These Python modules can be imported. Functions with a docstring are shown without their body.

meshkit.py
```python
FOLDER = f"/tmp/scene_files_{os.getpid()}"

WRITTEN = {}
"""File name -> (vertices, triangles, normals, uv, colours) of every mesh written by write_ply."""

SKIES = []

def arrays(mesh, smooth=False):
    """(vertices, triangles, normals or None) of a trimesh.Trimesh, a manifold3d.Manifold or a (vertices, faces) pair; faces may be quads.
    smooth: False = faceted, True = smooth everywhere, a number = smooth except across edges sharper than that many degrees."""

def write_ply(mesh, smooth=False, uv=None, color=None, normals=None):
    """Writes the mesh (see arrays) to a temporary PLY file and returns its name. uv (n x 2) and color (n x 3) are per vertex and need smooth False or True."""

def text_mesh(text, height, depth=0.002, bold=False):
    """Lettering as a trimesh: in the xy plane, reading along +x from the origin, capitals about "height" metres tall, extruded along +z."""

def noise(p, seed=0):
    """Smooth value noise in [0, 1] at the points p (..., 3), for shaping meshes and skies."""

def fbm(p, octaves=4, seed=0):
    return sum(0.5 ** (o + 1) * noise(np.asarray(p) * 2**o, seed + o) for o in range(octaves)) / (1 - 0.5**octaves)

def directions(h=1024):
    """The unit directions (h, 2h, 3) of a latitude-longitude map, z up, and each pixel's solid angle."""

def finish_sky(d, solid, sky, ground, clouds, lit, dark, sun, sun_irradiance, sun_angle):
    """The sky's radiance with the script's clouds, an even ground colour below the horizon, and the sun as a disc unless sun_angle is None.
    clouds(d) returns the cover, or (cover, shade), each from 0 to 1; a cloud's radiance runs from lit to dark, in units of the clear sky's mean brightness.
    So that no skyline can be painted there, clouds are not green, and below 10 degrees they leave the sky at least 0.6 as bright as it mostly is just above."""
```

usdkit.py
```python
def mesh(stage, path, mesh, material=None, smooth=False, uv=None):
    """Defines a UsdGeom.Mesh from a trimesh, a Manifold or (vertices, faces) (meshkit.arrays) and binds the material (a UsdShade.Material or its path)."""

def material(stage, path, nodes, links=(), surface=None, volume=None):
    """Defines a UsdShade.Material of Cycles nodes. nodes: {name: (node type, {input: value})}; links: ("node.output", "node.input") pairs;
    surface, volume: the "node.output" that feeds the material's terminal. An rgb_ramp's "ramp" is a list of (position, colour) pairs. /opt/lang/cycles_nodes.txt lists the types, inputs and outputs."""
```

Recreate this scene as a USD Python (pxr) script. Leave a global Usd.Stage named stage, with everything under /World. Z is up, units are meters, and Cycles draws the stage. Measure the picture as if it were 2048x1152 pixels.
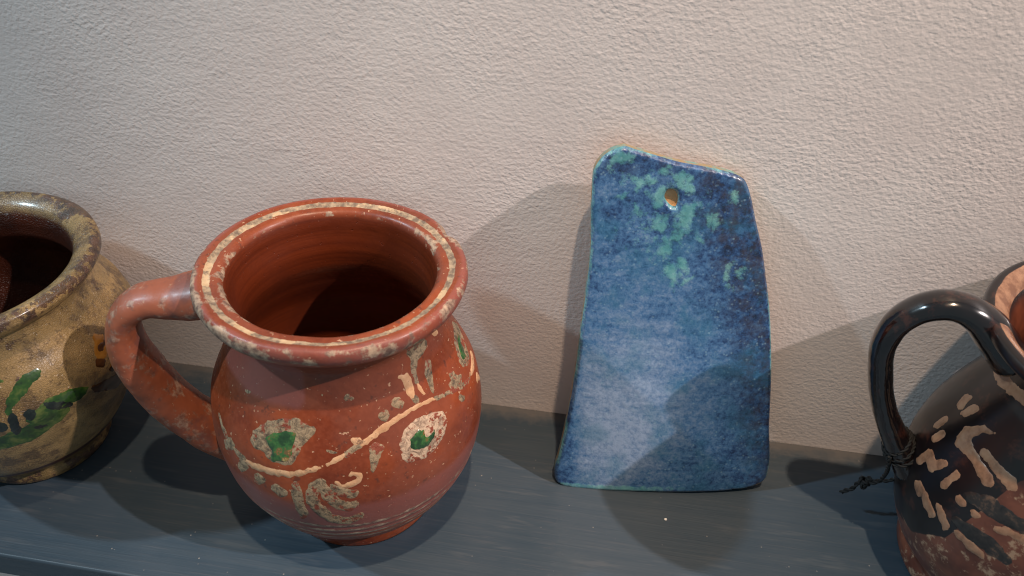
import math
import numpy as np
import shapely
import trimesh
import usdkit
from meshkit import fbm, noise
from pxr import Gf, Sdf, Usd, UsdGeom, UsdLux, UsdShade, Vt
from scipy.interpolate import CubicSpline, PchipInterpolator
from scipy.spatial import Delaunay
from shapely.geometry import LineString, Point, Polygon
from shapely.ops import unary_union

rng = np.random.default_rng(7)
stage = Usd.Stage.CreateInMemory()
UsdGeom.SetStageUpAxis(stage, "Z")
UsdGeom.SetStageMetersPerUnit(stage, 1.0)
UsdGeom.Xform.Define(stage, "/World")
stage.SetDefaultPrim(stage.GetPrimAtPath("/World"))
UsdGeom.Scope.Define(stage, "/World/Looks")

# ------------------------------------------------------------------ camera
EYE = np.array([0.0, -0.29082, 0.31643])
PITCH, YAW, ROLL, FPX = 0.666313558, -0.139595633, 0.0280868829, 1574.66
fw = np.array([math.sin(YAW) * math.cos(PITCH), math.cos(YAW) * math.cos(PITCH), -math.sin(PITCH)])
r0 = np.array([math.cos(YAW), -math.sin(YAW), 0.0])
u0 = np.cross(r0, fw)
right = r0 * math.cos(ROLL) + u0 * math.sin(ROLL)
up = -r0 * math.sin(ROLL) + u0 * math.cos(ROLL)
cam = UsdGeom.Camera.Define(stage, "/World/camera")
m = Gf.Matrix4d(1.0)
for i, row in enumerate((right, up, -fw, EYE)):
    m.SetRow(i, Gf.Vec4d(*map(float, row), 1.0 if i == 3 else 0.0))
cam.AddTransformOp().Set(m)
cam.CreateHorizontalApertureAttr(36.0)
cam.CreateVerticalApertureAttr(20.25)
cam.CreateFocalLengthAttr(36.0 * FPX / 2048)
cam.CreateClippingRangeAttr(Gf.Vec2f(0.01, 50))
cam.CreateFStopAttr(14.0)
cam.CreateFocusDistanceAttr(0.345)
cam.CreateExposureAttr(0.0)

# ------------------------------------------------------------------ lamps: a row of small ceiling spots in front of the wall, and the dim room


def lamp(name, target, direction, dist, radius, intensity, color, cone):
    """A small round spot: light reaches the target along the direction."""
    d = np.asarray(direction, float)
    d = d / np.linalg.norm(d)
    p = np.asarray(target, float) - d * dist
    s = UsdLux.SphereLight.Define(stage, "/World/" + name)
    x = np.cross([0, 0, 1.0], -d)
    x /= np.linalg.norm(x)
    mm = Gf.Matrix4d(1.0)
    for i, row in enumerate((x, np.cross(-d, x), -d, p)):
        mm.SetRow(i, Gf.Vec4d(*map(float, row), 1.0 if i == 3 else 0.0))
    s.AddTransformOp().Set(mm)
    s.CreateRadiusAttr(radius)
    s.CreateNormalizeAttr(True)
    s.CreateIntensityAttr(intensity)
    s.CreateColorAttr(Gf.Vec3f(*color))
    sh = UsdLux.ShapingAPI.Apply(s.GetPrim())
    sh.CreateShapingConeAngleAttr(cone)
    sh.CreateShapingConeSoftnessAttr(1.0)
    return s


lamp("spot_lamp_right", (0.01, -0.02, 0.06), (-1.02, 0.235, -1.0), 3.5, 0.026, 156.0, (1.0, 0.87, 0.83), 5.8)
lamp("spot_lamp_middle", (0.015, -0.02, 0.09), (-0.096, 0.235, -1.0), 1.5, 0.018, 23.5, (1.0, 0.73, 0.51), 12.5)
lamp("spot_lamp_left", (-0.22, 0.0, 0.20), (0.95, 0.25, -1.0), 1.7, 0.030, 29.0, (0.64, 0.86, 1.0), 10.0)
room = UsdLux.DomeLight.Define(stage, "/World/room_light")
room.CreateColorAttr(Gf.Vec3f(0.74, 0.92, 1.0))
room.CreateIntensityAttr(0.085)

# ------------------------------------------------------------------ helpers


def lin(r, g, b):
    c = np.array([r, g, b], float) / 255
    return tuple(np.where(c <= 0.04045, c / 12.92, ((c + 0.055) / 1.055) ** 2.4))


class G:
    """Builds a Cycles node graph."""

    def __init__(self):
        self.n, self.l = {"pos": ("geometry", {})}, []

    def add(self, kind, out, **kw):
        name = f"n{len(self.n)}"
        vals = {}
        for k, v in kw.items():
            if isinstance(v, str) and "." in v:
                self.l.append((v, f"{name}.{k}"))
            elif v is not None:
                vals[k] = v
        self.n[name] = (kind, vals)
        return f"{name}.{out}"

    def noise(self, scale, detail=3.0, rough=0.55, vec="pos.position", dist=0.0, out="fac"):
        return self.add("noise_texture", out, vector=vec, scale=scale, detail=detail, roughness=rough, distortion=dist)

    def voronoi(self, scale, vec="pos.position", feature="f1", out="distance"):
        return self.add("voronoi_texture", out, vector=vec, scale=scale, feature=feature)

    def stretch(self, x, y, z):
        return self.add("mapping", "vector", vector="pos.position", scale=(x, y, z))

    def ramp(self, fac, *stops):
        return self.add("rgb_ramp", "color", fac=fac, ramp=[(p, (c,) * 3 if np.ndim(c) == 0 else c) for p, c in stops])

    def step(self, v, a, b):
        return self.add("map_range", "result", value=v, from_min=a, from_max=b, to_min=0.0, to_max=1.0, clamp=True)

    def mix(self, fac, a, b, kind="mix"):
        return self.add("mix", "color", mix_type=kind, fac=fac, color1=a, color2=b)

    def math(self, op, a, b=0.0, clamp=False):
        return self.add("math", "value", math_type=op, value1=a, value2=b, use_clamp=clamp)

    def attr(self, name):
        c = self.add("attribute", "color", attribute=name)
        s = self.add("separate_color", "r", color=c)
        return s, s[:-1] + "g", s[:-1] + "b"

    def bump(self, h, dist, strength=1.0, normal=None):
        return self.add("bump", "normal", height=h, distance=dist, strength=strength, normal=normal)

    def out(self, name, **kw):
        b = self.add("principled_bsdf", "BSDF", **kw)
        return usdkit.material(stage, "/World/Looks/" + name, self.n, self.l, surface=b)


used = {}


def path_for(name, parent):
    base = parent.GetPath().pathString if parent else "/World"
    k = used.get((base, name), 0)
    used[(base, name)] = k + 1
    return f"{base}/{name}" + (f"_{k:03d}" if k else "")


def tell(prim, label=None, category=None, group=None, kind=None):
    for k, v in (("label", label), ("category", category), ("group", group), ("kind", kind)):
        if v:
            prim.SetCustomDataByKey(k, v)
    return prim


def obj(name, mesh, mat, parent=None, smooth=True, masks=None, **info):
    g = usdkit.mesh(stage, path_for(name, parent), mesh, mat, smooth=smooth)
    if masks is not None:
        pv = UsdGeom.PrimvarsAPI(g).CreatePrimvar("masks", Sdf.ValueTypeNames.Color3fArray, "vertex")
        pv.Set(Vt.Vec3fArray.FromNumpy(np.ascontiguousarray(masks, np.float32)))
    return tell(g.GetPrim(), **info)


def thing(name, **info):
    return tell(UsdGeom.Xform.Define(stage, path_for(name, None)).GetPrim(), **info)


def sstep(x, a, b):
    t = np.clip((x - a) / (b - a), 0, 1)
    return t * t * (3 - 2 * t)


# ------------------------------------------------------------------ turned vessels
# <vessels>


class Vessel:
    """A wheel-thrown pot: a profile (radius, height) outside from foot to lip, then inside down to the floor; slightly out of round."""

    def __init__(self, x, y, outer, inner, e=0.0, t0=0.0, rip=0.0003, seed=0):
        self.x, self.y, self.e, self.t0, self.rip, self.seed = x, y, e, t0, rip, seed
        self.outer, self.inner = np.array(outer, float), np.array(inner, float)
        self.h = self.outer[:, 1].max()
        k = self.outer[:, 1].argmax()
        self.rz = PchipInterpolator(self.outer[: k + 1, 1], self.outer[: k + 1, 0])

    def warp(self, th, r, z):
        w = np.clip(z / self.h, 0, 1)
        q = np.stack([np.cos(th) * 1.7, np.sin(th) * 1.7, z * 22], -1)
        return r * (1 + self.e * w * np.cos(2 * (th - self.t0))) + self.rip * 2 * (fbm(q + 31.7, 2, self.seed) - 0.5) * (0.3 + w)

    def at(self, th, z, h=0.0):
        """The point of the outer surface at angle th and height z, lifted by h."""
        th, z = np.asarray(th, float), np.asarray(z, float)
        r = self.warp(th, self.rz(z), z)
        slope = self.rz(z, 1)
        nz = -slope / np.sqrt(1 + slope**2)
        nr = 1 / np.sqrt(1 + slope**2)
        return np.stack([self.x + (r + nr * h) * np.cos(th), self.y + (r + nr * h) * np.sin(th), z + nz * h], -1)

    def mesh(self, nt=720, step=0.0009):
        def resample(p):
            d = np.r_[0, np.cumsum(np.linalg.norm(np.diff(p, axis=0), axis=1))]
            n = max(int(d[-1] / step), 8)
            s = np.linspace(0, d[-1], n)
            return np.stack([PchipInterpolator(d, p[:, 0])(s), PchipInterpolator(d, p[:, 1])(s)], -1)

        k = self.outer[:, 1].argmax()
        zz = np.linspace(self.outer[0, 1], self.outer[k, 1], 200)
        # even steps along the outer curve
        c = np.stack([self.rz(zz), zz], -1)
        a = resample(c)
        b = resample(np.vstack([self.outer[k:], self.inner]))
        prof = np.vstack([a, b[1:]])
        side = np.r_[np.zeros(len(a)), np.ones(len(b) - 1)]
        th = np.linspace(0, 2 * np.pi, nt, endpoint=False)
        T, I = np.meshgrid(th, np.arange(len(prof)), indexing="ij")
        R, Z = prof[I, 0], prof[I, 1]
        Rw = np.maximum(self.warp(T, R, Z), 1e-5)
        Rw[:, -1] = 1e-5
        v = np.stack([self.x + Rw * np.cos(T), self.y + Rw * np.sin(T), Z], -1).reshape(-1, 3)
        n = len(prof)
        i, j = np.meshgrid(np.arange(nt), np.arange(n - 1), indexing="ij")
        i2 = (i + 1) % nt
        f = np.stack([i * n + j, i2 * n + j, i2 * n + j + 1, i * n + j + 1], -1).reshape(-1, 4)
        f = np.vstack([f[:, [0, 1, 2]], f[:, [0, 2, 3]]])
        # foot underside
        c0 = len(v)
        v = np.vstack([v, [[self.x, self.y, prof[0, 1] + 0.001]]])
        ring = np.arange(nt) * n
        f = np.vstack([f, np.stack([np.full(nt, c0), np.roll(ring, -1), ring], -1)])
        info = dict(th=np.r_[T.ravel(), 0], r=np.r_[R.ravel(), 0], z=np.r_[Z.ravel(), 0], side=np.r_[side[I].ravel(), 0])
        return v, f, info


MUG = Vessel(-0.10395, -0.05848,
             [(.0361, 0), (.0366, .003), (.0370, .007), (.0385, .0105), (.0427, .0150), (.0500, .0265), (.0563, .0437), (.0579, .0596), (.0561, .0755), (.0487, .0928), (.0420, .1070), (.0408, .1120), (.0425, .1170), (.0468, .1222), (.0505, .1258), (.0520, .1296), (.0516, .1322), (.0500, .1334)],
             [(.0480, .1330), (.0460, .1322), (.0446, .1319), (.0430, .1322), (.0412, .1314), (.0399, .1290), (.0385, .122), (.0372, .113), (.0376, .107), (.0436, .093), (.0514, .0755), (.0532, .0596), (.0510, .0437), (.0430, .0265), (.0330, .0150), (.0200, .0105), (.0, .0098)],
             e=0.0308, t0=-0.2393, rip=0.0004, seed=3)
POT = Vessel(-0.2722, -0.0590,
             [(.0290, 0), (.0312, .0018), (.0320, .0048), (.0316, .0078), (.0368, .0150), (.0440, .0240), (.0512, .0392), (.0575, .0560), (.0612, .0690), (.0590, .0800), (.0530, .0900), (.0500, .0960), (.0495, .0990), (.0500, .1030), (.0545, .1065), (.0566, .1100), (.0560, .1128), (.0535, .1140)],
             [(.0500, .1128), (.0462, .1105), (.0440, .1075), (.0430, .1020), (.0430, .0970), (.0470, .0900), (.0545, .0780), (.0560, .0650), (.0540, .0500), (.0470, .0300), (.0350, .0140), (.0200, .0105), (.0, .0100)],
             e=-0.01, t0=0.81, rip=0.0004, seed=11)
JUG = Vessel(0.1960, -0.0530,
             [(.0445, 0), (.0460, .0022), (.0462, .0060), (.0448, .0095), (.0455, .0120), (.0522, .0215), (.0565, .0330), (.0582, .0450), (.0582, .0560), (.0568, .0680), (.0535, .0800), (.0485, .0930), (.0430, .1060), (.0405, .1120), (.0410, .1180), (.0455, .1240), (.0530, .1285), (.0556, .1318), (.0548, .1345), (.0528, .1352)],
             [(.0490, .1335), (.0455, .1300), (.0420, .1240), (.0385, .1150), (.0385, .1090), (.0440, .0930), (.0510, .0750), (.0530, .0560), (.0490, .0330), (.0390, .0150), (.0200, .0110), (.0, .0105)],
             e=0.0, rip=0.0004, seed=19)
# </vessels>


def grid_fill(poly, step):
    """Triangles that fill a polygon: (points, faces, distance to the edge, ring flags)."""
    bounds = []
    for ring in (poly.exterior, *poly.interiors):
        n = max(int(ring.length / step), 8)
        bounds.append(np.array([ring.interpolate(k / n, normalized=True).coords[0] for k in range(n)]))
    edge = np.vstack(bounds)
    x0, y0, x1, y1 = poly.bounds
    gx, gy = np.meshgrid(np.arange(x0, x1, step), np.arange(y0, y1, step * 0.866))
    gx = gx + (np.arange(gx.shape[0]) % 2)[:, None] * step / 2
    p = np.stack([gx.ravel(), gy.ravel()], -1)
    inner = shapely.contains_xy(poly.buffer(-step * 0.45), p[:, 0], p[:, 1])
    pts = np.vstack([edge, p[inner]])
    tri = Delaunay(pts).simplices
    c = pts[tri].mean(1)
    tri = tri[shapely.contains_xy(poly, c[:, 0], c[:, 1])]
    a = pts[tri]
    area = (a[:, 1, 0] - a[:, 0, 0]) * (a[:, 2, 1] - a[:, 0, 1]) - (a[:, 1, 1] - a[:, 0, 1]) * (a[:, 2, 0] - a[:, 0, 0])
    tri = np.where((area < 0)[:, None], tri[:, ::-1], tri)[np.abs(area) > 1e-12]
    d = shapely.distance(poly.boundary, shapely.points(pts))
    return pts, tri, d, bounds


RU = 0.054


def slip(vessel, poly, thick=0.0005, step=0.0009, soft=0.0014, seed=0, rag=0.0018, grow=0.0):
    """A blob of slip or paint lying on a vessel: poly in (degrees, millimetres of height)."""
    q = np.asarray(poly, float)
    P = Polygon(np.stack([np.radians(q[:, 0]) * RU, q[:, 1] / 1000], -1)).buffer(0.0002).buffer(-0.0002 + grow)
    if P.geom_type != "Polygon":
        P = max(P.geoms, key=lambda g: g.area)
    # ragged, hand-trailed outline
    q = np.array([P.exterior.interpolate(k, normalized=True).coords[0] for k in np.linspace(0, 1, max(int(P.exterior.length / 0.0005), 12), endpoint=False)])
    w3 = np.c_[q * 480, np.full(len(q), seed * 3.1)]
    P = Polygon(q + rag * np.stack([fbm(w3, 2, 1) - 0.5, fbm(w3 + 40, 2, 2) - 0.5], -1)).buffer(0)
    if P.geom_type != "Polygon":
        P = max(P.geoms, key=lambda g: g.area)
    pts, tri, d, _ = grid_fill(P, step)
    wob = noise(np.c_[pts * 700, np.full(len(pts), seed)], seed)
    h = thick * np.sin(np.clip(d / soft, 0, 1) * np.pi / 2) * (0.7 + 0.5 * wob) - 0.00006
    v = vessel.at(pts[:, 0] / RU, pts[:, 1], h)
    n = np.cross(v[tri[:, 1]] - v[tri[:, 0]], v[tri[:, 2]] - v[tri[:, 0]])
    out = v[tri].mean(1) - np.array([vessel.x, vessel.y, 0.06])
    if (n * out).sum() < 0:
        tri = tri[:, ::-1]
    return v, tri


def tube(points, radii, flat=1.0, side=None, n=28, m=90, rough=0.0, seed=0, cap=True):
    """A swept bar: centre line, radius across at each point, flat = the other radius as a share of it, side = the wide direction."""
    points, radii = np.asarray(points, float), np.asarray(radii, float)
    s = np.r_[0, np.cumsum(np.linalg.norm(np.diff(points, axis=0), axis=1))]
    S = np.linspace(0, s[-1], m)
    C = CubicSpline(s, points)(S)
    T = CubicSpline(s, points)(S, 1)
    T /= np.linalg.norm(T, axis=1)[:, None]
    R = PchipInterpolator(s, radii)(S)
    F = PchipInterpolator(s, np.broadcast_to(flat, s.shape))(S)
    if side is None:
        side = np.array([0.3, -1.0, 0.2])
        A = np.cross(T, np.cross(side, T))
    else:
        A = np.cross(T, np.cross(np.asarray(side, float), T))
    A /= np.linalg.norm(A, axis=1)[:, None]
    B = np.cross(T, A)
    a = np.linspace(0, 2 * np.pi, n, endpoint=False)
    v = C[:, None] + R[:, None, None] * (np.cos(a)[None, :, None] * A[:, None] + F[:, None, None] * np.sin(a)[None, :, None] * B[:, None])
    v = v.reshape(-1, 3)
    if rough:
        c = np.repeat(C, n, 0)
        v = c + (v - c) * (1 + rough * 2 * (fbm(v * 120, 3, seed) - 0.5))[:, None]
    i, j = np.meshgrid(np.arange(m - 1), np.arange(n), indexing="ij")
    j2 = (j + 1) % n
    f = np.stack([i * n + j, i * n + j2, (i + 1) * n + j2, (i + 1) * n + j], -1).reshape(-1, 4)
    f = np.vstack([f[:, [0, 1, 2]], f[:, [0, 2, 3]]])
    if cap:
        k = len(v)
        v = np.vstack([v, C[:1], C[-1:]])
        e = (m - 1) * n
        r = np.arange(n)
        f = np.vstack([f, np.stack([np.full(n, k), np.roll(r, -1), r], -1), np.stack([np.full(n, k + 1), e + r, e + np.roll(r, -1)], -1)])
    return v, f


# ------------------------------------------------------------------ wall, shelf, floor below
WALL_Y = 0.004
g = G()
big = g.noise(2.3, 3)
big2 = g.noise(9, 4, 0.6)
col = g.mix(g.step(big2, 0.35, 0.65), lin(225, 213, 208), lin(233, 223, 218))
spk = g.step(g.noise(210, 2, 0.6), 0.72, 0.80)
col = g.mix(g.math("multiply", spk, 0.12), col, lin(150, 140, 130))
st = g.stretch(1.0, 1.0, 1.35)
h1 = g.noise(470, 1.5, 0.5, st, 0.2)
h2 = g.noise(130, 2, 0.5, st)
h3 = g.noise(900, 2, 0.5)
hh = g.math("add", g.math("add", g.math("multiply", h1, 1.0), g.math("multiply", h2, 0.6)), g.math("multiply", h3, 0.25))
WALL = g.out("painted_plaster", base_color=col, roughness=0.62, specular_ior_level=0.35, normal=g.bump(g.math("multiply", hh, g.add("map_range", "result", value=g.noise(16, 3, 0.6), from_min=0.3, from_max=0.7, to_min=0.55, to_max=1.15)), 0.0006, 0.46))
wall = trimesh.creation.box([3.0, 0.1, 1.9])
wall.apply_translation([0, WALL_Y + 0.05, 0.05])
obj("wall", wall, WALL, smooth=False, label="pale plaster wall with a fine roller texture behind the pottery", kind="structure")

EDGE = -0.12521
g = G()
gr = g.noise(1.0, 4, 0.6, g.stretch(9, 260, 260))
gr2 = g.noise(1.0, 3, 0.6, g.stretch(35, 900, 900))
bl = g.noise(14, 4, 0.6)
col = g.mix(g.step(bl, 0.3, 0.7), lin(44, 60, 72), lin(54, 67, 78))
col = g.mix(g.math("multiply", g.step(gr, 0.40, 0.66), 0.22), col, lin(72, 80, 86))
col = g.mix(g.math("multiply", g.step(gr2, 0.56, 0.74), 0.22), col, lin(98, 94, 94))
dust = g.step(g.voronoi(190), 0.085, 0.04)
dm = g.step(g.noise(60, 2), 0.50, 0.62)
col = g.mix(g.math("multiply", g.math("multiply", dust, dm), 0.55), col, lin(170, 160, 150))
yz = g.add("separate_xyz", "y", vector="pos.position")
grime = g.math("multiply", g.step(g.math("add", yz, g.math("multiply", g.math("subtract", g.noise(85, 4, 0.65), 0.5), 0.022)), -0.0065, 0.002), 0.45)
col = g.mix(grime, col, lin(116, 108, 102))
scuff = g.step(g.noise(1.0, 3, 0.6, g.stretch(22, 160, 160)), 0.60, 0.68)
col = g.mix(g.math("multiply", scuff, 0.22), col, lin(96, 98, 100))
SHELF = g.out("painted_wood", base_color=col, roughness=g.add("map_range", "result", value=bl, from_min=0.3, from_max=0.7, to_min=0.40, to_max=0.55), specular_ior_level=0.45,
              normal=g.bump(g.math("add", gr, g.math("multiply", gr2, 0.6)), 0.00025, 0.6))
prof = Polygon([(WALL_Y, 0), (WALL_Y, -0.0165), (EDGE, -0.0165), (EDGE, 0)])
prof = prof.intersection(Polygon([(1, 1), (1, -1), (EDGE + 0.004, -1), (EDGE + 0.004, 1)]).union(prof.buffer(-0.0012).buffer(0.0012, quad_segs=6)))
sh = trimesh.creation.extrude_polygon(prof, 1.6, engine="earcut")
sh.apply_transform(np.array([[0, 0, 1, -0.8], [1, 0, 0, 0], [0, 1, 0, 0], [0, 0, 0, 1.0]]))
obj("shelf", sh, SHELF, smooth=30, label="dark slate painted wooden shelf board that carries the pottery", category="shelf")
g = G()
FLOOR = g.out("floor_paint", base_color=g.mix(g.noise(6, 3), lin(215, 220, 228), lin(228, 231, 236)), roughness=0.5)
fl = trimesh.creation.box([3.0, 2.5, 0.04])
fl.apply_translation([0, -1.25 + WALL_Y, -0.92])
obj("floor", fl, FLOOR, smooth=False, label="pale floor far below the shelf", kind="structure")

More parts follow.
